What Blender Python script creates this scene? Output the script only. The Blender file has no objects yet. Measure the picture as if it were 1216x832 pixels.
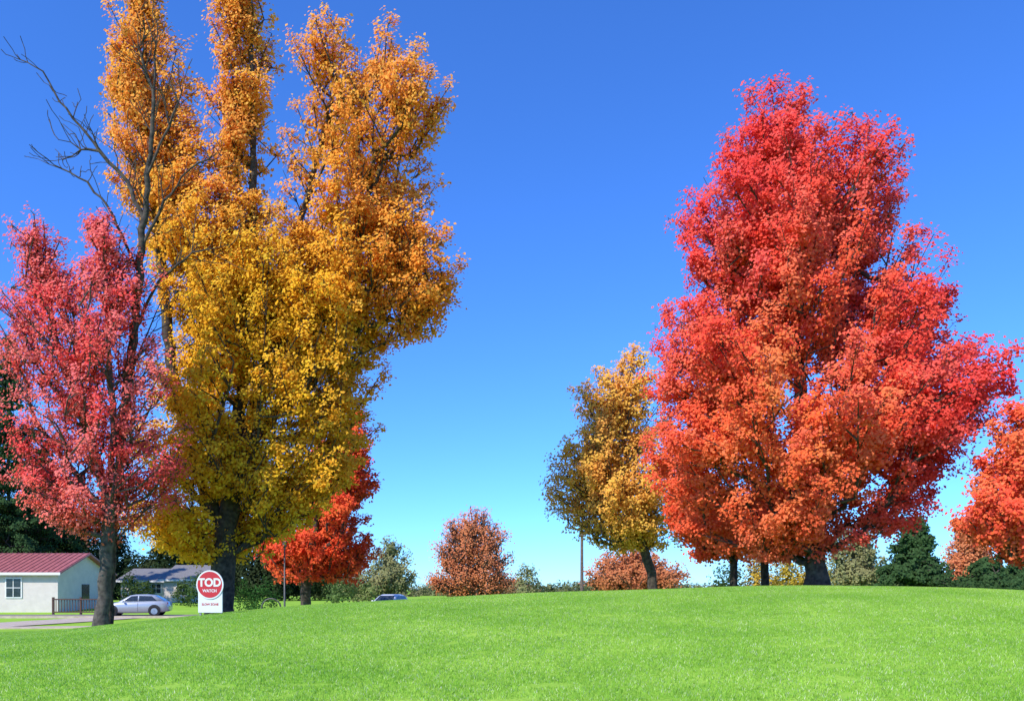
import bpy, math, random
import numpy as np
from mathutils import Vector, Quaternion
rng = np.random.default_rng(11)
random.seed(3)
F = 950.0; CAMZ = 1.6
SC = bpy.context.scene
COL = SC.collection
EL = math.radians(42)
SUND = np.array([-.64*math.cos(EL), -.768*math.cos(EL), math.sin(EL)])

# ------------------------------------------------------------ terrain
def sstep(a, b, t):
    t = np.clip((t-a)/(b-a), 0, 1); return t*t*(3-2*t)
ZX = [-60, -30, -19, -16, -12.5, -9.7, -3.4, 2.9, 9, 13, 16, 19, 30, 60]
ZZ = [-.2, -.18, -.1, .1, .5, .86, 1.27, 1.53, 1.72, 1.73, 1.66, 1.52, 1.2, .8]
def smooth_zc(x):
    s = 0
    for o in (-2, -1, 0, 1, 2): s = s+np.interp(x+o, ZX, ZZ)
    return s/5
def terrain(x, y):
    x = np.asarray(x, float); y = np.asarray(y, float)
    zc = smooth_zc(x)
    base = -.2+.45*sstep(58, 75, y)
    rise = np.sin(np.pi/2*np.clip(y/30, 0, 1))**2
    z = np.where(y < 30, zc*rise, base+(zc-base)*(1-sstep(30, 50, y)))
    near = np.exp(-(x/60)**2)
    z = z+.03*np.sin(x*.7+1)*np.sin(y*.45)*near*np.clip(1-np.abs(y-15)/40, 0, 1)
    return z
def TZ(x, y): return float(terrain(x, y))
def W(px, py, Y, dy=0):
    return ((px-608)*Y/F, Y+dy, CAMZ+(700-py)*Y/F)

# ------------------------------------------------------------ materials
def new_mat(name):
    m = bpy.data.materials.new(name); m.use_nodes = True
    nt = m.node_tree; nt.nodes.clear()
    out = nt.nodes.new('ShaderNodeOutputMaterial')
    return m, nt, out
def simple(name, col, rough=.6, metal=0., var=.15, scale=8., bump=0., col2=None, coat=0.):
    m, nt, out = new_mat(name)
    N = nt.nodes.new; L = nt.links.new
    p = N('ShaderNodeBsdfPrincipled'); p.inputs['Roughness'].default_value = rough
    p.inputs['Metallic'].default_value = metal
    p.inputs['Coat Weight'].default_value = coat
    tc = N('ShaderNodeTexCoord'); n = N('ShaderNodeTexNoise'); n.inputs['Scale'].default_value = scale
    n.inputs['Detail'].default_value = 4
    L(tc.outputs['Object'], n.inputs['Vector'])
    r = N('ShaderNodeValToRGB')
    c2 = col2 if col2 else tuple(c*(1+var) for c in col)
    c1 = col if col2 else tuple(c*(1-var) for c in col)
    r.color_ramp.elements[0].position = .35; r.color_ramp.elements[1].position = .65
    r.color_ramp.elements[0].color = (*c1, 1); r.color_ramp.elements[1].color = (*c2, 1)
    L(n.outputs['Fac'], r.inputs['Fac']); L(r.outputs['Color'], p.inputs['Base Color'])
    if bump:
        b = N('ShaderNodeBump'); b.inputs['Strength'].default_value = bump; b.inputs['Distance'].default_value = .03
        L(n.outputs['Fac'], b.inputs['Height']); L(b.outputs['Normal'], p.inputs['Normal'])
    L(p.outputs[0], out.inputs[0])
    return m
def leaf_mat(name, trans=.4, worldvar=False):
    m, nt, out = new_mat(name)
    N = nt.nodes.new; L = nt.links.new
    a = N('ShaderNodeAttribute'); a.attribute_name = 'Col'
    c = a.outputs['Color']
    if worldvar:
        g = N('ShaderNodeNewGeometry'); n = N('ShaderNodeTexNoise'); n.inputs['Scale'].default_value = .4
        n.inputs['Detail'].default_value = 3
        L(g.outputs['Position'], n.inputs['Vector'])
        r = N('ShaderNodeValToRGB')
        r.color_ramp.elements[0].position = .32; r.color_ramp.elements[1].position = .68
        r.color_ramp.elements[0].color = (.84, .9, .78, 1); r.color_ramp.elements[1].color = (1.14, 1.06, 1.1, 1)
        L(n.outputs['Fac'], r.inputs['Fac'])
        mx = N('ShaderNodeMix'); mx.data_type = 'RGBA'; mx.blend_type = 'MULTIPLY'; mx.inputs[0].default_value = 1
        L(c, mx.inputs[6]); L(r.outputs['Color'], mx.inputs[7]); c = mx.outputs[2]
    d = N('ShaderNodeBsdfDiffuse')
    t = N('ShaderNodeBsdfTranslucent'); mix = N('ShaderNodeMixShader'); mix.inputs[0].default_value = trans
    L(c, d.inputs['Color']); L(c, t.inputs['Color'])
    L(d.outputs[0], mix.inputs[1]); L(t.outputs[0], mix.inputs[2]); L(mix.outputs[0], out.inputs[0])
    return m
LEAF = leaf_mat('leaf', .36)
NEEDLE = leaf_mat('needle', .15)
BARK = simple('bark', (.03, .022, .018), .95, col2=(.10, .078, .06), scale=6, bump=.8)
BARKG = simple('bark_grey', (.045, .038, .032), .95, col2=(.12, .10, .082), scale=6, bump=.8)

# ------------------------------------------------------------ mesh helpers
def mesh_np(name, V, Fq, mat, parent=None, cols=None, smooth=False, k=4):
    me = bpy.data.meshes.new(name)
    V = np.asarray(V, np.float32); Fq = np.asarray(Fq, np.int32)
    me.vertices.add(len(V)); me.vertices.foreach_set('co', V.ravel())
    me.loops.add(Fq.size); me.loops.foreach_set('vertex_index', Fq.ravel())
    me.polygons.add(len(Fq)); me.polygons.foreach_set('loop_start', np.arange(len(Fq), dtype=np.int32)*k)
    if smooth: me.polygons.foreach_set('use_smooth', np.ones(len(Fq), dtype=bool))
    if cols is not None:
        a = me.color_attributes.new('Col', 'FLOAT_COLOR', 'POINT')
        c4 = np.ones((len(V), 4), np.float32); c4[:, :3] = cols
        a.data.foreach_set('color', c4.ravel())
    me.update(calc_edges=True); me.validate()
    me.materials.append(mat)
    o = bpy.data.objects.new(name, me); COL.objects.link(o)
    if parent: o.parent = parent
    return o
def empty(name):
    o = bpy.data.objects.new(name, None); COL.objects.link(o); o.empty_display_size = .3
    return o
def pymesh(name, verts, faces, mat, parent=None, smooth=False, bevel=0):
    me = bpy.data.meshes.new(name); me.from_pydata([tuple(v) for v in verts], [], faces); me.update()
    me.materials.append(mat)
    if smooth:
        for p in me.polygons: p.use_smooth = True
    o = bpy.data.objects.new(name, me); COL.objects.link(o)
    if parent: o.parent = parent
    if bevel:
        b = o.modifiers.new('b', 'BEVEL'); b.width = bevel; b.segments = 2
    return o
def boxgeo(c, s, V, Fc):
    n = len(V); x, y, z = c; a, b, d = [q/2 for q in s]
    V += [(x+i*a, y+j*b, z+k*d) for i in (-1, 1) for j in (-1, 1) for k in (-1, 1)]
    Fc += [[n+q for q in f] for f in ((0, 1, 3, 2), (4, 6, 7, 5), (0, 4, 5, 1), (2, 3, 7, 6), (0, 2, 6, 4), (1, 5, 7, 3))]
def boxes(name, lst, mat, parent=None, bevel=0):
    V = []; Fc = []
    for c, s in lst: boxgeo(c, s, V, Fc)
    return pymesh(name, V, Fc, mat, parent, bevel=bevel)
def unit(v): return v/np.maximum(np.linalg.norm(v, axis=-1, keepdims=True), 1e-9)

# ------------------------------------------------------------ leaves
def leaf_mesh(name, P, nrm, size, cols, mat, parent):
    n = len(P)
    nrm = unit(nrm); a = unit(np.cross(nrm, unit(rng.normal(size=(n, 3))))); b = np.cross(nrm, a)
    s = (size*rng.uniform(.65, 1.25, n))[:, None]
    V = np.empty((n, 4, 3)); bend = nrm*s*.15
    V[:, 0] = P-a*s*.6; V[:, 1] = P-b*s*.42+bend; V[:, 2] = P+a*s*.6; V[:, 3] = P+b*s*.42+bend
    cc = np.repeat(np.clip(cols, 0, .98), 4, axis=0)
    return mesh_np(name, V.reshape(-1, 3), np.arange(4*n).reshape(-1, 4), mat, parent, cc)

# ------------------------------------------------------------ branch skeleton -> mesh
def tubes(name, P, par, r, heavy, mat, parent, minr=0):
    n = len(P); idx = np.arange(n)
    d = np.zeros((n, 3)); has = par >= 0
    d[has] = P[has]-P[par[has]]; d[~has] = (0, 0, 1); d = unit(d)
    dn = d.copy(); hv = heavy >= 0
    dn[hv] = unit(d[hv]+d[heavy[hv]])
    Vs = []; Fs = []; off = 0
    e = idx[has]
    for sel, sides in ((r[e] > .05, 12), (r[e] <= .05, 4)):
        c = e[sel]
        if not len(c): continue
        p = par[c]; isheavy = heavy[p] == c
        n0 = np.where(isheavy[:, None], dn[p], d[c]); n1 = dn[c]
        r0 = np.where(isheavy, r[p], np.minimum(r[p], r[c]*1.25)); r1 = r[c]
        ang = np.arange(sides)/sides*2*np.pi
        def ring(C, nn, rr):
            ref = np.tile(np.array([.97, .2, .1]), (len(C), 1))
            u = unit(ref-nn*np.sum(ref*nn, 1, keepdims=True)); v = np.cross(nn, u)
            return C[:, None]+rr[:, None, None]*(u[:, None]*np.cos(ang)[None, :, None]+v[:, None]*np.sin(ang)[None, :, None])
        A = ring(P[p], n0, r0); B = ring(P[c], n1, r1)
        V = np.concatenate([A, B], 1).reshape(-1, 3)
        k = np.arange(sides); kn = (k+1) % sides
        q = np.stack([k, kn, kn+sides, k+sides], 1)
        Fq = (np.arange(len(c))*2*sides)[:, None, None]+q[None]+off
        Vs.append(V); Fs.append(Fq.reshape(-1, 4)); off += len(V)
    return mesh_np(name, np.concatenate(Vs), np.concatenate(Fs), mat, parent, smooth=True)

def make_tree(name, Y, lobes, stems, colour, n_pl=300, lpp=350, pl=(1., 1.7), pr=(.4, .65), leaf=.14, R=.4,
              out_w=.7, up_w=.9, shell=.45, depthf=.85, sub=9, sig=.17, bark=BARK, zmin=None, mat=None, inset=.94, extra_w=None, rt=.011, bf=.25, sun_n=.8,
              boughs=0, bough_r=1.5, bright=1.):
    root = empty(name)
    lob = []
    for rows in lobes:
        a = np.array(rows, float); lob.append(a[np.argsort(a[:, 0])])
    wts = []
    for a in lob:
        yy = np.linspace(a[0, 0], a[-1, 0], 60); w = np.interp(yy, a[:, 0], a[:, 2]-a[:, 1])
        wts.append(np.mean(np.clip(w, 1, None)**1.35)*(a[-1, 0]-a[0, 0]))
    if extra_w: wts = [w*e for w, e in zip(wts, extra_w)]
    wts = np.array(wts)/np.sum(wts)
    pxm = Y/F
    C = np.zeros((n_pl, 3)); AX = np.zeros((n_pl, 3)); LL = rng.uniform(*pl, n_pl); RR = rng.uniform(*pr, n_pl)
    zbot = CAMZ+(700-max(a[-1, 0] for a in lob))*pxm
    def samp(shell_=shell):
        a = lob[rng.choice(len(lob), p=wts)]
        while True:
            y = rng.uniform(a[0, 0], a[-1, 0])
            l = np.interp(y, a[:, 0], a[:, 1]); r = np.interp(y, a[:, 0], a[:, 2])
            if rng.random() < ((r-l)/np.max(a[:, 2]-a[:, 1]))**1.35+.03: break
        rad = rng.random()**shell_; th = rng.uniform(0, 2*np.pi)
        hw = (r-l)/2*inset
        px = (l+r)/2+hw*rad*math.cos(th)
        cx, cy, cz = W(px, y, Y); cy += hw*pxm*depthf*rad*math.sin(th)
        return np.array([cx, cy, cz]), rad, th, (r-l)*pxm, (a[-1, 0]-y)/(a[-1, 0]-a[0, 0])
    B = np.array([samp(shell*.8)[0] for _ in range(boughs)]) if boughs else None
    for i in range(n_pl):
        for _ in range(40):
            c, rad, th, wd, hf = samp()
            if B is None: break
            q = np.min(np.linalg.norm((B-c)*np.array([1, 1, .75]), axis=1))
            if q < bough_r*(.55+.45*rng.random()): break
        o = np.array([math.cos(th)*rad, math.sin(th)*rad, 0])
        ax = o*out_w*(1.3-.6*hf)+np.array([0, 0, up_w*(.6+.6*hf)])+rng.normal(size=3)*.22
        ax /= np.linalg.norm(ax)
        w = min(1, wd/3.0)
        LL[i] *= .5+.5*w; RR[i] *= .55+.45*w
        C[i] = c-ax*LL[i]*.75*min(1, hf*2.5); AX[i] = ax
        C[i][2] = max(C[i][2], zbot+LL[i]*abs(ax[2])*.8+.15)
    P = []; par = []
    for si, st in enumerate(stems):
        pts = [np.array(W(s[0], s[1], Y, s[2] if len(s) > 2 else 0)) for s in st]
        if si == 0:
            pts[0][2] = TZ(pts[0][0], pts[0][1])-.15; prev = -1
        else:
            A = np.array(P); prev = int(np.argmin(np.linalg.norm(A-pts[0], axis=1)))
            pts[0] = P[prev].copy()
        if prev < 0: P.append(pts[0]); par.append(-1); prev = 0
        for a, b in zip(pts[:-1], pts[1:]):
            d = np.linalg.norm(b-a); n = max(1, int(d/.5))
            for k in range(1, n+1):
                q = a+(b-a)*k/n+rng.normal(size=3)*.035*(1 if k < n else .3)
                P.append(q); par.append(prev); prev = len(P)-1
    base = C-AX*LL[:, None]*.8
    crown_low = np.min(C[:, 2]) if zmin is None else zmin
    M = len(base); best = np.full(M, 1e9); bp = np.zeros(M, int)
    path = [0.]*len(P)
    for i in range(1, len(P)): path[i] = path[par[i]]+float(np.linalg.norm(P[i]-P[par[i]]))
    done = np.zeros(M, bool)
    def upd(i):
        nonlocal best, bp
        if P[i][2] < crown_low-.8: return
        v = base-P[i]; d = np.linalg.norm(v, axis=1)+1e-6
        c = d*(1+2.2*np.clip(.15-v[:, 2]/d, 0, 1.2))+bf*path[i]
        m = c < best; best = np.where(m, c, best); bp = np.where(m, i, bp)
    for i in range(len(P)): upd(i)
    basei = np.zeros(M, int)
    for _ in range(M):
        j = int(np.argmin(np.where(done, 1e12, best))); done[j] = True
        a = P[bp[j]]; b = base[j]; d = np.linalg.norm(b-a); n = max(1, int(d/.55)); prev = int(bp[j])
        wob = rng.normal(size=3)*.07*d
        for k in range(1, n+1):
            t = k/n
            q = a+(b-a)*t+(wob+np.array([0, 0, -.09*d]))*math.sin(math.pi*t)
            path.append(path[prev]+float(np.linalg.norm(q-P[prev]))); P.append(q); par.append(prev); prev = len(P)-1
            upd(prev)
        basei[j] = prev
    P = np.array(P); par = np.array(par)
    n0 = len(P)
    mid = C+rng.normal(size=(M, 3))*.06; tip = C+AX*LL[:, None]*.85
    P = np.concatenate([P, mid, tip]); par = np.concatenate([par, basei, n0+np.arange(M)])
    t = rng.uniform(-.95, 1., (M, sub)); ph = rng.uniform(0, 2*np.pi, (M, sub)); rr = np.sqrt(rng.uniform(.1, 1, (M, sub)))
    u = unit(np.cross(AX, np.array([.3, .5, .81]))); v = np.cross(AX, u)
    rad = RR[:, None]*rr*np.sqrt(1-.8*t**2)*(1-.35*(t+1)/2)
    S = C[:, None]+AX[:, None]*(t*LL[:, None])[..., None]+u[:, None]*(rad*np.cos(ph))[..., None]+v[:, None]*(rad*np.sin(ph))[..., None]
    tw_par = np.where(t < -.1, basei[:, None], np.where(t < .6, n0+np.arange(M)[:, None], n0+M+np.arange(M)[:, None]))
    P = np.concatenate([P, S.reshape(-1, 3)]); par = np.concatenate([par, tw_par.ravel()])
    n = len(P); w = np.zeros(n); ch = np.zeros(n, bool); ch[par[par >= 0]] = True; w[~ch] = 1
    heavy = np.full(n, -1); hw_ = np.zeros(n)
    for i in range(n-1, 0, -1):
        p = par[i]
        if p >= 0:
            w[p] += w[i]
            if w[i] > hw_[p]: hw_[p] = w[i]; heavy[p] = i
    e = math.log(R/rt)/math.log(w[0])
    r = rt*w**e
    hgt = P[:, 2]-P[0, 2]
    r = r*(1+.55*np.exp(-hgt/.35)*(r > R*.6))
    tubes('trunk_and_branches', P, par, r, heavy, bark, root)
    cnt = rng.poisson(lpp/sub, (M, sub)); cnt = (cnt*(.4+1.2*rng.random((M, 1)))).astype(int)
    pi = np.repeat(np.repeat(np.arange(M), sub), cnt.ravel())
    SS = np.repeat(S.reshape(-1, 3), cnt.ravel(), axis=0)
    off = rng.normal(size=SS.shape)*sig; off[:, 2] *= .8
    L = SS+off
    outd = unit(L-C[pi]-np.array([0, 0, .2]))
    nrm = outd*.5+rng.normal(size=L.shape)*.38+(SUND+np.array([0, -.25, -.1]))*sun_n
    px = L[:, 0]/Y*F+608; py = 700-(L[:, 2]-CAMZ)/Y*F
    pr_ = rng.random(M)[pi]
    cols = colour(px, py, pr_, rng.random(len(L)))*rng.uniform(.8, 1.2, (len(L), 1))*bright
    leaf_mesh('foliage', L, nrm, leaf, cols, mat or LEAF, root)
    return root

def mixc(cs, w):
    w = [np.broadcast_to(x, w[-1].shape) for x in w]; s = sum(w)+1e-6
    return sum(np.array(c)[None]*(x/s)[:, None] for c, x in zip(cs, w))
g = lambda x, c, s: np.exp(-((x-c)/s)**2)

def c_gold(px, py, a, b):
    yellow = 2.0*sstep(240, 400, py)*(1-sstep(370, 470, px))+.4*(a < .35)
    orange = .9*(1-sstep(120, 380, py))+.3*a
    shade_side = .6*sstep(330, 440, px)*sstep(80, 250, py)  # shade on the crown's right side, painted into the leaf colour
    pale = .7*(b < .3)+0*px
    return mixc([(.99, .55, .035), (.99, .40, .08), (.98, .33, .035), (.99, .60, .12)], [yellow, orange, shade_side, pale])
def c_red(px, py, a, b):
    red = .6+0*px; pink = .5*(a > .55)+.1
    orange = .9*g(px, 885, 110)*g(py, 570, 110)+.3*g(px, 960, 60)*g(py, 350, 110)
    yel = .8*g(px, 905, 90)*g(py, 500, 140)*((b < .35)*.5+(a > .65)); shade_side = .5*sstep(1040, 1150, px)  # last weight paints the crown's shaded right side as a deeper red
    return mixc([(.97, .075, .06), (.99, .19, .165), (.99, .25, .055), (.98, .46, .06), (.75, .035, .045)], [red, pink, orange, yel, shade_side])
def c_pink(px, py, a, b):
    return mixc([(.99, .115, .115), (.99, .29, .26), (.99, .34, .14)], [.6+0*px, .8*(a > .4)+0*px, .2*(b < .3)+.3*sstep(560, 640, py)])
def c_yg(px, py, a, b):
    return mixc([(.99, .52, .10), (.95, .56, .09), (.99, .40, .10)], [.6+0*px, .4*sstep(700, 800, px)+.2*b, .7*(a > .5)*(1-sstep(560, 640, py))])
def c_orange(px, py, a, b):
    return mixc([(.93, .10, .055), (.97, .22, .06), (.9, .36, .06)], [.6+0*px, .6*(a > .5)+.1, .2*(b < .3)+0*px])
def c_brown(px, py, a, b):
    return mixc([(.76, .23, .11), (.82, .34, .13), (.6, .32, .14)], [.5+0*px, .5*a, .3*b])
def c_palegreen(px, py, a, b):
    return mixc([(.26, .28, .12), (.42, .36, .16)], [.6+0*px, .7*a])
def c_pine(px, py, a, b):
    return mixc([(.04, .085, .03), (.075, .13, .045)], [.6+0*px, .6*b])

# ------------------------------------------------------------ the trees
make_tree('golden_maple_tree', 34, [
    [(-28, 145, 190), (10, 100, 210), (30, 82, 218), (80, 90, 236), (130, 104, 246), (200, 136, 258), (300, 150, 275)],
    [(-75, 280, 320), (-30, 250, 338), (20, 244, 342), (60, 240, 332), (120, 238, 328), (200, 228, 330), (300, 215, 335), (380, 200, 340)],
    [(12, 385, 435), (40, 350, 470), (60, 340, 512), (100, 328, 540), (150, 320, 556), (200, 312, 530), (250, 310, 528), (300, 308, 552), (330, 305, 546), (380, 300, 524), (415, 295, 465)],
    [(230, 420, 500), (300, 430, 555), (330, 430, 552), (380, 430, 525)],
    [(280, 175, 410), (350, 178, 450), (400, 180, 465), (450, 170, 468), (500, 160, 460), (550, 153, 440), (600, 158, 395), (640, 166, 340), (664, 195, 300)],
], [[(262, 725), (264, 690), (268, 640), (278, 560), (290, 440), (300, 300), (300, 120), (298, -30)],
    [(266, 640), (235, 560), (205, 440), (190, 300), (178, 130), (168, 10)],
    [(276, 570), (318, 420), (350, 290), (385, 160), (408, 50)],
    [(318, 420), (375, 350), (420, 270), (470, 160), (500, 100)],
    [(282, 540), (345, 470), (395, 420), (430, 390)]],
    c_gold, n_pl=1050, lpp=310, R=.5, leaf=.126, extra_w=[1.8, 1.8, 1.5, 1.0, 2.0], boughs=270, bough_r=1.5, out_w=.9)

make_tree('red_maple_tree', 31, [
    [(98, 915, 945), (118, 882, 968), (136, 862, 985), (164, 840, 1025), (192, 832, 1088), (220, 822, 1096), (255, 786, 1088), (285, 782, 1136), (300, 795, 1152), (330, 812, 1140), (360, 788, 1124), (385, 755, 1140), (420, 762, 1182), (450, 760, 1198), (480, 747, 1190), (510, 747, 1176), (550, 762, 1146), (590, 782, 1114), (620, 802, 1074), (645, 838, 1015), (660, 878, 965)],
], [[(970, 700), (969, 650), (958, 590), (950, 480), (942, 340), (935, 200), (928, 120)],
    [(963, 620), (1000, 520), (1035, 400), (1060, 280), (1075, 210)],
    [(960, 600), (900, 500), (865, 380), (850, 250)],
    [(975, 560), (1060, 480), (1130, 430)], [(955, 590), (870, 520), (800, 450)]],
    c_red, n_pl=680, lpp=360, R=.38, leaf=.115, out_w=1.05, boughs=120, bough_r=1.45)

make_tree('red_maple_tree', 28, [
    [(250, 25, 60), (280, 12, 80), (310, 8, 90), (350, 0, 95)],
    [(232, 112, 130), (270, 100, 145), (300, 92, 165), (350, 85, 180)],
    [(320, 0, 180), (380, -15, 190), (420, -18, 212), (460, -15, 230), (500, -12, 232), (540, 5, 218), (580, 20, 205), (605, 45, 185), (640, 80, 160)],
], [[(120, 738), (124, 690), (131, 600), (135, 500), (128, 400), (122, 260)],
    [(131, 600), (100, 500), (65, 400), (42, 270)],
    [(133, 580), (175, 490), (205, 430)], [(130, 610), (80, 550), (30, 480)]],
    c_pink, n_pl=250, lpp=190, R=.22, leaf=.1, sub=10, sig=.15, pl=(.8, 1.4), pr=(.3, .5), bark=BARKG, boughs=70, bough_r=1.3, out_w=.9, extra_w=[1.2, 1.2, 1])

make_tree('red_maple_tree', 48, [
    [(490, 405, 430), (520, 375, 450), (560, 345, 452), (590, 322, 460), (620, 302, 460), (650, 292, 455), (670, 315, 440), (688, 345, 400)],
], [[(362, 720), (364, 690), (372, 640), (390, 560), (410, 510)], [(366, 680), (340, 630)], [(368, 670), (420, 620)]],
    c_orange, n_pl=220, lpp=260, R=.3, leaf=.16, boughs=40, bough_r=1.4)

make_tree('yellow_maple_tree', 44, [
    [(418, 735, 765), (440, 700, 775), (470, 672, 790), (500, 658, 805), (540, 648, 812), (580, 640, 815), (600, 640, 812), (622, 670, 805), (650, 725, 800)],
], [[(774, 705), (774, 680), (760, 640), (745, 580), (740, 500), (745, 440)], [(768, 655), (720, 610), (690, 570)], [(768, 650), (790, 600)], [(752, 610), (705, 540)]],
    c_yg, n_pl=300, lpp=165, R=.26, leaf=.135, shell=.45, out_w=1.0, boughs=90, bough_r=1.4)

make_tree('orange_maple_tree', 37, [
    [(540, 800, 850), (580, 785, 900), (620, 790, 915), (645, 830, 905), (660, 855, 890)]],
    [[(871, 705), (871, 670), (862, 620), (845, 570)]], c_orange, n_pl=90, lpp=250, R=.17, leaf=.13)
make_tree('orange_maple_tree', 39, [
    [(560, 890, 930), (600, 870, 970), (640, 870, 985), (658, 885, 960)]],
    [[(908, 705), (908, 660), (915, 600)]], c_orange, n_pl=80, lpp=250, R=.19, leaf=.13)
make_tree('red_maple_tree', 26.5, [
    [(448, 1222, 1250), (480, 1190, 1290), (530, 1170, 1330), (580, 1148, 1340), (620, 1146, 1330), (650, 1155, 1310), (670, 1180, 1290)]],
    [[(1240, 710), (1240, 650), (1238, 560), (1240, 480)], [(1240, 640), (1190, 590)]],
    lambda px, py, a, b: c_red(px*0+930, py*0+400, a, b), n_pl=240, lpp=230, R=.24, leaf=.11, pl=(.6, 1.1), pr=(.25, .45), boughs=50, bough_r=1.0, sig=.13)

make_tree('brown_oak_tree', 85, [
    [(604, 545, 580), (625, 525, 600), (650, 508, 614), (680, 505, 614), (705, 515, 605)]],
    [[(555, 715), (556, 690), (558, 650), (560, 615)]], c_brown, n_pl=280, lpp=75, R=.33, leaf=.18, rt=.03, sig=.34, pr=(.5, .9), pl=(.8, 1.5), out_w=.8)
make_tree('brown_oak_tree', 75, [
    [(648, 735, 765), (665, 705, 795), (685, 692, 812), (702, 695, 812)]],
    [[(750, 712), (750, 690), (750, 660)]], c_brown, n_pl=130, lpp=130, R=.3, leaf=.2, rt=.03, sig=.3, bright=.85)
make_tree('birch_tree', 70, [
    [(625, 1000, 1030), (645, 985, 1045), (680, 985, 1055), (702, 990, 1050)]],
    [[(1018, 712), (1018, 690), (1018, 640)]], c_palegreen, n_pl=100, lpp=110, R=.2, leaf=.2, rt=.025, bark=BARKG, sig=.25)
make_tree('birch_tree', 78, [
    [(640, 455, 475), (660, 440, 490), (690, 405, 492), (708, 400, 492)]],
    [[(458, 715), (458, 690), (462, 650)]], c_palegreen, n_pl=110, lpp=110, R=.2, leaf=.2, rt=.025, bark=BARKG, sig=.25)
def pine(cx, top, bot, hw, Y, name='pine_tree', n=200):
    make_tree(name, Y, [[(top, cx-hw*.06, cx+hw*.06), (top+(bot-top)*.3, cx-hw*.4, cx+hw*.4), (top+(bot-top)*.65, cx-hw*.8, cx+hw*.8), (bot-8, cx-hw, cx+hw), (bot, cx-hw*.9, cx+hw*.9)]],
              [[(cx, bot+10), (cx, (top+bot)/2), (cx, top-2)]], c_pine, n_pl=n, lpp=170, out_w=1.6, up_w=.12, R=.2, leaf=.2, mat=NEEDLE,
              pl=(.9, 1.5), pr=(.25, .4), sig=.16, rt=.02, shell=.4, sun_n=.5)
pine(1085, 612, 702, 44, 62)
pine(1172, 660, 704, 34, 62, n=110)
pine(1212, 650, 704, 34, 66, n=110)
pine(10, 395, 690, 66, 72, n=340)
pine(-55, 360, 690, 60, 76, n=300)
pine(52, 520, 690, 48, 78, n=220)
make_tree('brown_oak_tree', 80, [[(618, 1130, 1160), (640, 1122, 1175), (680, 1118, 1180), (700, 1120, 1180)]],
    [[(1148, 712), (1148, 640)]], c_brown, n_pl=90, lpp=120, R=.2, leaf=.22, rt=.03, sig=.25)

def bare_tree(name, Y, stems, R):
    root = empty(name); P = []; par = []
    for si, st in enumerate(stems):
        pts = [np.array(W(s[0], s[1], Y, s[2] if len(s) > 2 else 0)) for s in st]
        if si == 0:
            pts[0][2] = TZ(pts[0][0], pts[0][1])-.15; P.append(pts[0]); par.append(-1); prev = 0
        else:
            A = np.array(P); prev = int(np.argmin(np.linalg.norm(A-pts[0], axis=1))); pts[0] = P[prev].copy()
        for a, b in zip(pts[:-1], pts[1:]):
            d = np.linalg.norm(b-a); n = max(1, int(d/.35))
            for k in range(1, n+1):
                P.append(a+(b-a)*k/n+rng.normal(size=3)*.03); par.append(prev); prev = len(P)-1
    for gen, (cnt, ln) in enumerate(((95, 1.3), (190, .7))):
        cand = [i for i in range(len(P)) if P[i][2] > (6.5 if gen == 0 else 6) and par[i] >= 0]
        for i in rng.choice(cand, cnt):
            i = int(i); d = unit(P[i]-P[par[i]])
            s = rng.normal(size=3); s -= d*np.dot(s, d); s = unit(s)
            dr = unit(d*.7+s*.8+np.array([0, 0, .15])); prev = i; q = P[i].copy()
            l = ln*rng.uniform(.4, 1.3)
            for k in range(4):
                q = q+dr*l/4+rng.normal(size=3)*.03; dr = unit(dr+np.array([0, 0, .1])+rng.normal(size=3)*.12)
                P.append(q.copy()); par.append(prev); prev = len(P)-1
    P = np.array(P); par = np.array(par); n = len(P)
    w = np.zeros(n); ch = np.zeros(n, bool); ch[par[par >= 0]] = True; w[~ch] = 1
    heavy = np.full(n, -1); hh = np.zeros(n)
    for i in range(n-1, 0, -1):
        p = par[i]; w[p] += w[i]
        if w[i] > hh[p]: hh[p] = w[i]; heavy[p] = i
    rt = .012; e = math.log(R/rt)/math.log(w[0])
    tubes('trunk_and_branches', P, par, rt*w**e, heavy, BARK, root)
bare_tree('bare_tree', 28.6, [
    [(129, 735), (133, 620), (150, 470), (160, 380), (168, 300), (176, 210), (183, 120), (186, 40), (178, -20)],
    [(172, 260), (150, 215), (120, 180), (95, 150), (70, 120), (50, 85)],
    [(165, 330), (140, 270), (120, 235), (95, 210), (60, 195), (28, 185)],
    [(176, 210), (200, 150), (215, 110), (228, 70)],
    [(168, 300), (195, 240), (225, 200), (260, 180)],
    [(160, 390), (190, 330), (230, 300), (275, 290)],
    [(150, 470), (165, 420), (185, 370), (200, 340)],
    [(183, 120), (170, 70), (158, 30)], [(120, 180), (95, 175), (70, 165)]], .16)

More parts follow.
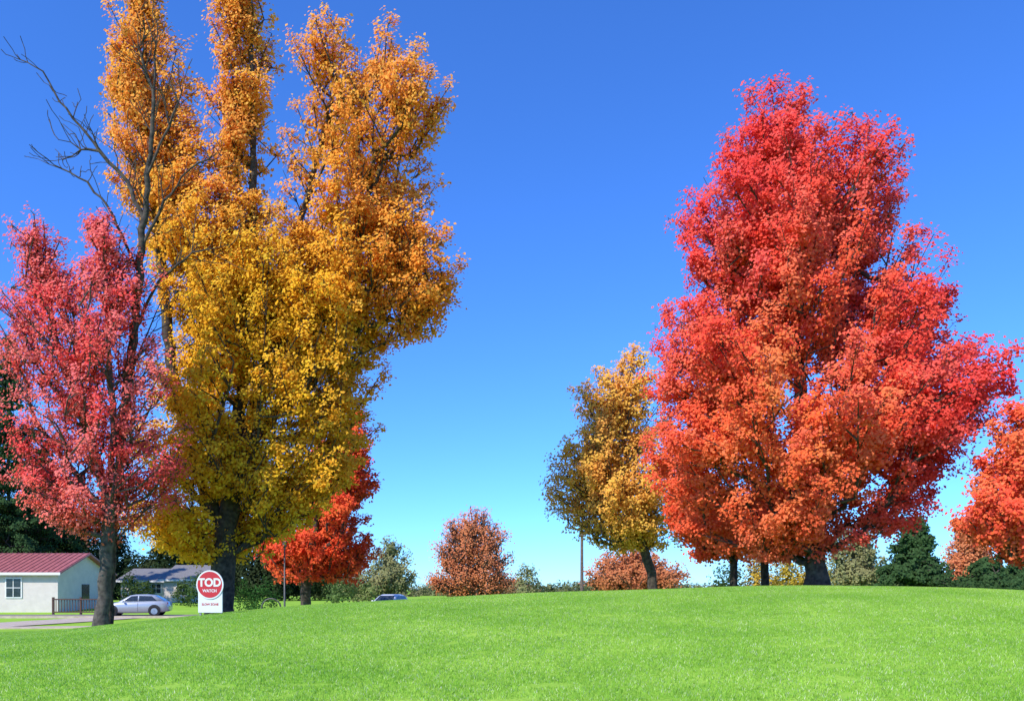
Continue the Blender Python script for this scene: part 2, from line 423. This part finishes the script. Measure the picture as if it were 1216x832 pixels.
# ------------------------------------------------------------ masses of foliage
def mass(name, blobs, leaf, dens, mat=LEAF):
    Ps = []; Ns = []; Cs = []
    for (x, y, z, rx, ry, rz, c) in blobs:
        m = max(5, int(rx*rz*dens/8))
        d = unit(rng.normal(size=(m, 3))); d[:, 2] = np.abs(d[:, 2])*1.3-.3; d = unit(d)
        cc = np.array([x, y, z])+d*np.array([rx, ry, rz])*rng.uniform(.55, 1.02, (m, 1))
        s = max(.12, min(rx, rz)*.16)
        k = 16
        off = rng.normal(size=(m*k, 3))*s
        Ps.append(np.repeat(cc, k, 0)+off); Ns.append(np.repeat(d, k, 0)+unit(off)*.5+rng.normal(size=(m*k, 3))*.5+np.array([0, 0, .3]))
        Cs.append(np.array(c)[None]*np.repeat(rng.uniform(.7, 1.25, (m, 1)), k, 0)*rng.uniform(.8, 1.2, (m*k, 1)))
    P = np.concatenate(Ps); P[:, 2] = np.maximum(P[:, 2], terrain(P[:, 0], P[:, 1])+.02)
    root = empty(name)
    leaf_mesh('foliage', P, np.concatenate(Ns), leaf, np.concatenate(Cs), mat, root)
    return root
def blob(px0, px1, ptop, Y, c, d=None):
    x = ((px0+px1)/2-608)*Y/F; rx = (px1-px0)/2*Y/F; zt = CAMZ+(700-ptop)*Y/F; zb = TZ(x, Y)
    return (x, Y, zb+.25*(zt-zb), rx, d or rx, (zt-zb)*.75, c)
bl = []
pal = [(.14, .18, .08), (.22, .24, .1), (.26, .26, .12), (.32, .29, .13), (.18, .22, .1), (.4, .25, .12)]
x = -190
while x < 260:
    Y = rng.uniform(150, 200); w = rng.uniform(4, 9); h = rng.uniform(1.6, 3.6)
    bl.append((x, Y, .4, w, w, h, pal[rng.integers(len(pal))])); x += w*rng.uniform(.5, 1.0)
mass('distant_trees', bl, .5, 50)
bl = []
for px in range(-120, 400, 17):
    Y = rng.uniform(98, 118); bl.append(blob(px-22, px+22, rng.uniform(600, 668) if px > 70 else rng.uniform(520, 640), Y, [(.035, .06, .025), (.06, .08, .03), (.05, .07, .03)][rng.integers(3)]))
mass('woodland', bl, .38, 90)
mass('hedge', [blob(278, 304, 688, 50, (.06, .15, .035)), blob(296, 332, 686, 50, (.06, .16, .04))], .1, 420)
mass('shrub', [blob(612, 642, 668, 80, (.34, .34, .15)), blob(640, 660, 690, 82, (.3, .3, .14))], .22, 160)
mass('shrub', [blob(880, 925, 650, 52, (.62, .42, .06)), blob(915, 960, 655, 53, (.58, .44, .06)), blob(840, 890, 668, 54, (.42, .42, .09)), blob(945, 990, 662, 52, (.55, .4, .07))], .15, 380)
mass('shrub', [blob(0, 40, 622, 82, (.25, .3, .08)), blob(-40, 10, 630, 82, (.2, .26, .07))], .2, 150)
mass('shrub', [blob(385, 430, 672, 72, (.13, .19, .06)), blob(425, 455, 690, 70, (.26, .3, .1))], .2, 120)
mass('shrub', [blob(1050, 1085, 690, 56, (.14, .18, .06)), blob(1105, 1220, 688, 58, (.06, .11, .035), 2)], .16, 150)
mass('shrub', [blob(140, 170, 680, 76, (.07, .12, .04)), blob(160, 186, 688, 74, (.10, .15, .04)), blob(205, 228, 686, 72, (.1, .15, .05)), blob(222, 252, 678, 70, (.08, .14, .04))], .16, 260)

# ------------------------------------------------------------ ground
def axis(lo, hi, step, far, g_=1.22):
    a = list(np.arange(lo, hi+1e-6, step)); s = step; v = hi
    while v < far: s *= g_; v += s; a.append(v)
    s = step; v = lo; b = []
    while v > -far: s *= g_; v -= s; b.append(v)
    return np.array(b[::-1]+a)
gx = axis(-50, 45, .5, 3000); gy = axis(-6, 76, .5, 3000)
X, Yy = np.meshgrid(gx, gy); Z = terrain(X, Yy)
nx, ny = len(gx), len(gy)
i, j = np.meshgrid(np.arange(nx-1), np.arange(ny-1)); a0 = (j*nx+i).ravel()
m, nt, out = new_mat('lawn')
N = nt.nodes.new; L_ = nt.links.new
p = N('ShaderNodeBsdfDiffuse')
geo = N('ShaderNodeNewGeometry')
n1 = N('ShaderNodeTexNoise'); n1.inputs['Scale'].default_value = .4; n1.inputs['Detail'].default_value = 3
n2 = N('ShaderNodeTexNoise'); n2.inputs['Scale'].default_value = 22; n2.inputs['Detail'].default_value = 3
L_(geo.outputs['Position'], n1.inputs['Vector']); L_(geo.outputs['Position'], n2.inputs['Vector'])
r1 = N('ShaderNodeValToRGB'); r1.color_ramp.elements[0].position = .32; r1.color_ramp.elements[1].position = .68
r1.color_ramp.elements[0].color = (.26, .48, .055, 1); r1.color_ramp.elements[1].color = (.35, .57, .08, 1)
r2 = N('ShaderNodeValToRGB'); r2.color_ramp.elements[0].position = .35; r2.color_ramp.elements[1].position = .65
r2.color_ramp.elements[0].color = (.8, .82, .75, 1); r2.color_ramp.elements[1].color = (1.1, 1.05, 1.1, 1)
mx = N('ShaderNodeMix'); mx.data_type = 'RGBA'; mx.blend_type = 'MULTIPLY'; mx.inputs[0].default_value = 1
L_(n1.outputs['Fac'], r1.inputs['Fac']); L_(n2.outputs['Fac'], r2.inputs['Fac'])
L_(r1.outputs['Color'], mx.inputs[6]); L_(r2.outputs['Color'], mx.inputs[7]); L_(mx.outputs[2], p.inputs['Color'])
L_(p.outputs[0], out.inputs[0])
mesh_np('ground', np.stack([X.ravel(), Yy.ravel(), Z.ravel()], 1), np.stack([a0, a0+1, a0+nx+1, a0+nx], 1), m, smooth=True)

gcol = bpy.data.collections.new('grass_patches')
GR = leaf_mat('grass_blade', .35, True)
def patch(k):
    n = 2000
    x = rng.uniform(-.52, .52, n); y = rng.uniform(-.52, .52, n); h = rng.uniform(.018, .05, n); a = rng.uniform(0, np.pi*2, n)
    wd = rng.uniform(.004, .008, n); le = rng.uniform(0, .045, n); la = rng.uniform(0, np.pi*2, n)
    V = np.zeros((n, 3, 3))
    V[:, 0] = np.stack([x-np.cos(a)*wd, y-np.sin(a)*wd, 0*x-.01], 1); V[:, 1] = np.stack([x+np.cos(a)*wd, y+np.sin(a)*wd, 0*x-.01], 1)
    V[:, 2] = np.stack([x+np.cos(la)*le, y+np.sin(la)*le, h], 1)
    b = rng.random(n)[:, None]
    c = np.where(b < .08, np.array([[.82, .88, .55]]), np.where(b < .5, np.array([[.31, .57, .06]]), np.array([[.42, .67, .11]])))*rng.uniform(.7, 1.2, (n, 1))
    o = mesh_np('grass_patch', V.reshape(-1, 3), np.arange(3*n).reshape(-1, 3), GR, cols=np.repeat(np.clip(c, 0, .9), 3, 0), k=3)
    COL.objects.unlink(o); gcol.objects.link(o)
for k in range(4): patch(k)
pts = []; rots = []
for yy in np.arange(6, 34, .97):
    for xx in np.arange(-(yy*.66+2.5), yy*.66+2.5, .97):
        if xx < -16.5 and yy > 33: continue
        x_, y_ = xx+rng.uniform(-.1, .1), yy+rng.uniform(-.1, .1); e = .3
        z_ = TZ(x_, y_); dzx = (TZ(x_+e, y_)-TZ(x_-e, y_))/(2*e); dzy = (TZ(x_, y_+e)-TZ(x_, y_-e))/(2*e)
        q = Vector((-dzx, -dzy, 1)).to_track_quat('Z', 'Y')
        q = q @ Quaternion((0, 0, 1), rng.uniform(0, 6.28))
        pts.append((x_, y_, z_)); rots.append(tuple(q.to_euler()))
me = bpy.data.meshes.new('grass'); me.from_pydata(pts, [], [])
at = me.attributes.new('rot', 'FLOAT_VECTOR', 'POINT'); at.data.foreach_set('vector', np.array(rots, np.float32).ravel())
go = bpy.data.objects.new('grass', me); COL.objects.link(go)
ng = bpy.data.node_groups.new('scatter', 'GeometryNodeTree')
ng.interface.new_socket('Geometry', in_out='INPUT', socket_type='NodeSocketGeometry')
ng.interface.new_socket('Geometry', in_out='OUTPUT', socket_type='NodeSocketGeometry')
gi = ng.nodes.new('NodeGroupInput'); gout = ng.nodes.new('NodeGroupOutput')
ip = ng.nodes.new('GeometryNodeInstanceOnPoints'); ci = ng.nodes.new('GeometryNodeCollectionInfo')
ci.inputs['Collection'].default_value = gcol; ci.inputs['Separate Children'].default_value = True; ci.inputs['Reset Children'].default_value = True
na = ng.nodes.new('GeometryNodeInputNamedAttribute'); na.data_type = 'FLOAT_VECTOR'; na.inputs['Name'].default_value = 'rot'
ng.links.new(gi.outputs[0], ip.inputs['Points']); ng.links.new(ci.outputs[0], ip.inputs['Instance'])
ip.inputs['Pick Instance'].default_value = True
ng.links.new(na.outputs[0], ip.inputs['Rotation']); ng.links.new(ip.outputs[0], gout.inputs[0])
md = go.modifiers.new('scatter', 'NODES'); md.node_group = ng

# ------------------------------------------------------------ road, sidewalk
ASPH = simple('asphalt', (.22, .18, .14), .9, col2=(.32, .26, .21), scale=5)
CONC = simple('concrete', (.45, .36, .27), .9, col2=(.58, .47, .36), scale=3)
PAINT = simple('road_paint', (.75, .75, .72), .7)
def strip(name, x0, x1, y0, y1, h, mat, parent=None):
    xs = np.arange(x0, x1+.01, .5); ys = np.linspace(y0, y1, max(2, int((y1-y0)/.5)+1))
    XX, YY = np.meshgrid(xs, ys); ZZ_ = terrain(XX, YY)+h; n = len(xs); k = len(ys)
    V = list(map(tuple, np.stack([XX.ravel(), YY.ravel(), ZZ_.ravel()], 1)))
    Fc = [[b*n+a, b*n+a+1, (b+1)*n+a+1, (b+1)*n+a] for b in range(k-1) for a in range(n-1)]
    t = len(V); V += [(v[0], v[1], v[2]-h-.1) for v in V[:n]]
    Fc += [[t+a, t+a+1, a+1, a] for a in range(n-1)]
    return pymesh(name, V, Fc, mat, parent)
strip('road', -90, 8, 51, 57.5, .03, ASPH)
strip('road_edge_marking', -90, 8, 51.3, 51.42, .036, PAINT)
strip('kerb', -90, 8, 50.8, 51, .14, CONC)
strip('sidewalk', -60, -13.5, 35.5, 37.2, .05, CONC)
strip('driveway', -27.5, -23.5, 37.4, 50.7, .04, CONC)

# ------------------------------------------------------------ houses
WHITE = simple('white_siding', (.66, .58, .52), .8, var=.06, scale=2)
TRIM = simple('trim', (.78, .76, .73), .6, var=.03)
GLASS = simple('window_glass', (.03, .04, .05), .08, var=.3)
REDR = simple('red_metal_roof', (.42, .13, .12), .5, metal=.1, var=.15, scale=3)
GREYR = simple('shingle_roof', (.2, .19, .185), .9, var=.2, scale=10)
DOOR = simple('door_paint', (.12, .06, .04), .5)
def house(name, x0, x1, y0, y1, wh, rh, wall, roof, wins, door=None, ribs=False, z0=None):
    root = empty(name); z = TZ((x0+x1)/2, y0)-.1 if z0 is None else z0
    zt = z+wh; ym = (y0+y1)/2; zr = zt+rh
    V = [(x0, y0, z), (x1, y0, z), (x1, y1, z), (x0, y1, z), (x0, y0, zt), (x1, y0, zt), (x1, y1, zt), (x0, y1, zt), (x0, ym, zr), (x1, ym, zr)]
    pymesh('walls', V, [[0, 1, 5, 4], [2, 3, 7, 6], [1, 2, 6, 9, 5], [3, 0, 4, 8, 7]], wall, root)
    o = .45; sl = rh/(ym-y0); t = .14
    for s, nm in ((-1, 'roof_front'), (1, 'roof_back')):
        ye = y0-o if s < 0 else y1+o; ze = zt-o*sl
        a, b = x0-o, x1+o
        V = [(a, ye, ze), (b, ye, ze), (b, ym, zr), (a, ym, zr)]; V = [(p_[0], p_[1], p_[2]+.02) for p_ in V]+[(p_[0], p_[1], p_[2]+.02+t) for p_ in V]
        pymesh(nm, V, [[0, 1, 2, 3], [4, 5, 6, 7], [0, 1, 5, 4], [1, 2, 6, 5], [3, 0, 4, 7]], roof, root)
        if ribs:
            V2 = []; F2 = []
            for xx in np.arange(a+.05, b, .45):
                n = len(V2); V2 += [(xx-.025, ye, ze+.02+t), (xx+.025, ye, ze+.02+t), (xx+.025, ym, zr+.02+t), (xx-.025, ym, zr+.02+t)]
                V2 += [(q[0], q[1], q[2]+.05) for q in V2[n:n+4]]
                F2 += [[n+4, n+5, n+6, n+7], [n, n+1, n+5, n+4], [n+1, n+2, n+6, n+5], [n+3, n, n+4, n+7]]
            pymesh(nm+'_ribs', V2, F2, roof, root)
    boxes('fascia', [(((x0+x1)/2, y0-o-.02, zt-o*sl+.05), (x1-x0+2*o, .04, .2))], TRIM, root)
    fr = []; gl = []
    for (wx, wz, ww, wh_) in wins:
        fr.append(((wx, y0-.03, z+wz), (ww+.2, .07, wh_+.2))); gl.append(((wx, y0-.06, z+wz), (ww, .04, wh_)))
    boxes('window_frames', fr, TRIM, root); boxes('window_panes', gl, GLASS, root)
    boxes('window_bars', [((wx, y0-.085, z+wz), (ww, .03, .05)) for (wx, wz, ww, wh_) in wins]+[((wx, y0-.088, z+wz), (.05, .03, wh_)) for (wx, wz, ww, wh_) in wins], TRIM, root)
    boxes('gable_window', [((x1+.02, ym, z+1.7), (.06, 1.1, 1.2))], GLASS, root)
    if door:
        boxes('door_frame', [((door, y0-.02, z+1.1), (1.15, .05, 2.2))], TRIM, root)
        boxes('door', [((door, y0-.05, z+1.05), (.9, .05, 2.05))], DOOR, root)
    return root
house('red_roof_house', -52, -35.2, 62, 70, 3.2, 1.5, WHITE, REDR, [(-38.6, 2.0, 1.1, 1.4), (-43.5, 2.0, 1.1, 1.4)], door=-41, ribs=True)
house('white_house', -44, -38, 90, 98, 2.5, 1.3, WHITE, GREYR, [(-42.5, 1.6, 1.0, 1.0), (-40, 1.6, 1.0, 1.0)])
house('white_house', -37.4, -33.5, 86, 94, 2.6, 1.5, WHITE, GREYR, [(-35.4, 1.6, 1.2, 1.0)])

BRN = simple('fence_wood', (.09, .05, .035), .8, var=.25, scale=12)
lst = []; fx0, fx1, fy = -33.2, -29.2, 57.9
zf = TZ(-31, fy)
for xx in np.arange(fx0, fx1+.01, 2.0): lst.append(((xx, fy, zf+.6), (.13, .13, 1.35)))
for zz in (.2, 1.12): lst.append((((fx0+fx1)/2, fy-.08, zf+zz), (fx1-fx0, .05, .09)))
for xx in np.arange(fx0+.2, fx1, .2): lst.append(((xx, fy+.0, zf+.66), (.05, .03, .95)))
boxes('wooden_fence', lst, BRN)

# ------------------------------------------------------------ cars
RUB = simple('tyre_rubber', (.02, .02, .02), .9); RIM = simple('wheel_alloy', (.5, .5, .52), .3, metal=.8)
LAMP = simple('head_lamp', (.7, .72, .75), .1); TAIL = simple('tail_lamp', (.4, .01, .01), .2); BLK = simple('black_plastic', (.03, .03, .03), .6)
def loft(name, st, mat, parent):
    V = []; k = None
    for s in st: V += s; k = len(s)
    Fc = [[a*k+b, a*k+(b+1) % k, (a+1)*k+(b+1) % k, (a+1)*k+b] for a in range(len(st)-1) for b in range(k)]
    Fc += [list(range(k))[::-1], [(len(st)-1)*k+b for b in range(k)]]
    return pymesh(name, V, Fc, mat, parent, smooth=True)
def cyl(name, c, r, w, mat, parent, n=28):
    V = []
    for s in (-1, 1):
        for k in range(n):
            a = k/n*2*math.pi; V.append((c[0]+r*math.cos(a), c[1]+s*w/2, c[2]+r*math.sin(a)))
    Fc = [[k, (k+1) % n, (k+1) % n+n, k+n] for k in range(n)]+[list(range(n)), list(range(n, 2*n))]
    return pymesh(name, V, Fc, mat, parent, bevel=.015)
def car(name, x, y, rot, paint):
    root = empty(name)
    S = [(-2.24, .36, .58, .6), (-2.18, .26, .68, .72), (-2.0, .22, .76, .82), (-1.5, .2, .86, .88), (-.95, .18, .95, .9), (.3, .18, .98, .91), (1.3, .2, 1.02, .9), (1.85, .24, 1.02, .86), (2.14, .3, .96, .78), (2.22, .4, .84, .7)]
    st = []
    for (X_, zb, zt, hw) in S:
        h = [(hw*.88, zb), (hw, zb+.12), (hw, zt-.24), (hw*.95, zt-.06), (hw*.82, zt)]
        st.append([(X_, a, b) for a, b in h]+[(X_, -a, b) for a, b in h[::-1]])
    loft('body', st, paint, root)
    G = [(-1.0, .94, .8, .8), (-.25, 1.40, .80, .62), (.1, 1.46, .8, .62), (.7, 1.47, .8, .62), (1.25, 1.42, .8, .6), (1.95, 1.03, .78, .7)]
    st = []
    for (X_, zt, hb, ht) in G:
        h = [(hb, .9), (ht+.03, zt-.05 if zt > 1.1 else zt-.02), (ht-.08, zt)]
        st.append([(X_, a, b) for a, b in h]+[(X_, -a, b) for a, b in h[::-1]])
    loft('cabin', st, paint, root)
    def q(name, pts, mat): pymesh(name, pts, [list(range(len(pts)))], mat, root)
    for s in (-1, 1):
        f = lambda z: s*(.80-(z-.9)/.51*.15+.012)
        q('side_window_front', [(-.68, f(1.0), 1.0), (.25, f(1.0), 1.0), (.25, f(1.37), 1.37), (-.16, f(1.34), 1.34)], GLASS)
        q('side_window_rear', [(.33, f(1.0), 1.0), (1.5, f(1.02), 1.02), (1.15, f(1.34), 1.34), (.33, f(1.37), 1.37)], GLASS)
        q('door_seam', [(.28, s*.917, .3), (.295, s*.917, .3), (.295, s*.917, .9), (.28, s*.917, .9)], BLK)
        for wx in (-1.38, 1.35):
            cyl('wheel_arch', (wx, s*.87, .36), .39, .1, BLK, root); cyl('tyre', (wx, s*.84, .31), .32, .2, RUB, root); cyl('wheel_rim', (wx, s*.885, .31), .2, .13, RIM, root)
        boxes('head_lamp', [((-2.1, s*.6, .64), (.2, .28, .13))], LAMP, root, .03); boxes('tail_lamp', [((2.13, s*.62, .84), (.14, .22, .14))], TAIL, root, .03)
        boxes('door_mirror', [((-.62, s*.98, .99), (.1, .16, .12))], paint, root, .03)
    q('windscreen', [(-.93, -.68, 1.0), (-.93, .68, 1.0), (-.30, .54, 1.385), (-.30, -.54, 1.385)], GLASS)
    q('rear_window', [(1.87, -.6, 1.09), (1.87, .6, 1.09), (1.33, .52, 1.39), (1.33, -.52, 1.39)], GLASS)
    boxes('grille', [((-2.24, 0, .45), (.05, .9, .14))], BLK, root)
    root.location = (x, y, TZ(x, y)+.03); root.rotation_euler = (0, 0, rot)
SILV = simple('silver_paint', (.50, .52, .54), .3, metal=.4, var=.03, coat=.5)
WPT = simple('white_paint', (.7, .72, .75), .3, var=.03, coat=.5)
car('parked_car', -26.1, 55.6, math.radians(12), SILV)
car('parked_car', -8.6, 56.0, math.radians(75), WPT)

# ------------------------------------------------------------ sign
def disc(name, c, r, y, mat, parent, n=40):
    V = [(c[0]+r*math.cos(k/n*2*math.pi), y, c[1]+r*math.sin(k/n*2*math.pi)) for k in range(n)]
    return pymesh(name, V, [list(range(n))], mat, parent)
SW = simple('sign_white', (.72, .72, .72), .5, var=.03); SR = simple('sign_red', (.52, .02, .03), .5, var=.05)
sg = empty('traffic_sign'); sz = TZ(-9.8, 26)
boxes('board', [((0, 0, .64), (.84, .04, 1.1))], SW, sg, .01)
V = [(.47*math.cos(k/32*2*math.pi), yv, 1.0+.47*math.sin(k/32*2*math.pi)) for yv in (-.045, -.02) for k in range(32)]
pymesh('disc_rim', V, [list(range(32)), list(range(32, 64))]+[[k, (k+1) % 32, (k+1) % 32+32, k+32] for k in range(32)], SW, sg)
disc('disc_face', (0, 1.0), .425, -.049, SR, sg)
for xx in (-.36, .36): boxes('leg', [((xx, .03, .1), (.05, .05, .6))], simple('leg_metal', (.3, .3, .3), .5, metal=.5), sg)
def text(s, x, y, z, size, mat, parent, bold=.01):
    c = bpy.data.curves.new('lettering', 'FONT'); c.body = s; c.size = size; c.align_x = 'CENTER'; c.align_y = 'CENTER'; c.offset = bold
    o = bpy.data.objects.new('lettering', c); COL.objects.link(o); o.parent = parent; o.location = (x, y, z); o.rotation_euler = (math.pi/2, 0, 0); c.materials.append(mat)
text('TOD', 0, -.055, 1.06, .36, SW, sg, .014)
text('WATCH', 0, -.053, .8, .13, SW, sg, .004); text('SLOW ZONE', 0, -.026, .36, .1, SR, sg, .003)
sg.location = (-9.8, 26, sz); sg.rotation_euler = (0, 0, math.radians(-8))

# ------------------------------------------------------------ poles
WOODP = simple('pole_wood', (.12, .09, .07), .9, var=.3); MET = simple('pole_metal', (.1, .1, .1), .5, metal=.5)
def pole(name, x, y, h, r, mat, lamp=False):
    root = empty(name); n = 12; V = []
    for k, (z, rr) in enumerate(((-.2, r), (h, r*.65))):
        V += [(rr*math.cos(a/n*2*math.pi), rr*math.sin(a/n*2*math.pi), z) for a in range(n)]
    pymesh('shaft', V, [[k, (k+1) % n, (k+1) % n+n, k+n] for k in range(n)]+[list(range(n, 2*n))], mat, root, smooth=True)
    if lamp:
        boxes('lantern', [((0, 0, h+.12), (.22, .22, .28))], MET, root, .05); boxes('lantern_cap', [((0, 0, h+.29), (.3, .3, .06))], MET, root, .02)
        boxes('collar', [((0, 0, h-.08), (.15, .15, .06))], MET, root)
    else:
        boxes('pole_cap', [((0, 0, h+.05), (.24, .24, .1))], MET, root, .02)
        boxes('bracket', [((0, -.14, h-.5), (.5, .06, .08))], MET, root)
    root.location = (x, y, TZ(x, y))
pole('utility_pole', (691-608)*62/F, 62, 6.9, .15, WOODP)
pole('street_lamp', (338-608)*45/F, 45, 4.1, .06, MET, lamp=True)
pole('street_lamp', (547-608)*88/F, 88, 7.5, .07, MET, lamp=True)
c = bpy.data.curves.new('metal_hoop', 'CURVE'); c.dimensions = '3D'; c.bevel_depth = .04; sp = c.splines.new('POLY')
hp = [(-.5, 0, -.1), (-.5, 0, .6)]+[(-.5*math.cos(t), 0, .6+.5*math.sin(t)) for t in np.linspace(.2, math.pi-.2, 12)]+[(.5, 0, .6), (.5, 0, -.1)]
sp.points.add(len(hp)-1)
for q, h in zip(sp.points, hp): q.co = (*h, 1)
c.materials.append(MET); ho = bpy.data.objects.new('metal_hoop', c); COL.objects.link(ho); hx = (322-608)*42/F; ho.location = (hx, 42, TZ(hx, 42))

# ------------------------------------------------------------ light, sky, camera
sd = Vector(SUND)
sun = bpy.data.lights.new('sun', 'SUN'); sun.energy = 5.0; sun.angle = math.radians(.5); sun.color = (1, .945, .85)
so = bpy.data.objects.new('sun', sun); COL.objects.link(so); so.rotation_euler = sd.to_track_quat('Z', 'Y').to_euler(); so.location = (-20, -20, 40)
w = bpy.data.worlds.new('World'); SC.world = w; w.use_nodes = True; nt = w.node_tree
bg = nt.nodes['Background']; sky = nt.nodes.new('ShaderNodeTexSky'); sky.sky_type = 'NISHITA'; sky.sun_disc = False
sky.sun_elevation = EL; sky.sun_rotation = math.atan2(sd.x, sd.y) % (2*math.pi); sky.air_density = 1.0; sky.dust_density = 0.; sky.ozone_density = 4
mt = nt.nodes.new('ShaderNodeMix'); mt.data_type = 'RGBA'; mt.blend_type = 'MULTIPLY'; mt.inputs[0].default_value = 1
mt.inputs[7].default_value = (.5, 1.0, 1.85, 1)
nt.links.new(sky.outputs[0], mt.inputs[6]); nt.links.new(mt.outputs[2], bg.inputs['Color']); bg.inputs['Strength'].default_value = .15
cam = bpy.data.cameras.new('camera'); co = bpy.data.objects.new('camera', cam); COL.objects.link(co); SC.camera = co
cam.lens = F/1216*36; cam.sensor_width = 36; cam.shift_y = (700-416)/1216; cam.clip_end = 6000
co.location = (0, 0, CAMZ); co.rotation_euler = (math.pi/2, 0, 0)
SC.view_settings.view_transform = 'Standard'; SC.view_settings.look = 'None'; SC.view_settings.exposure = 0
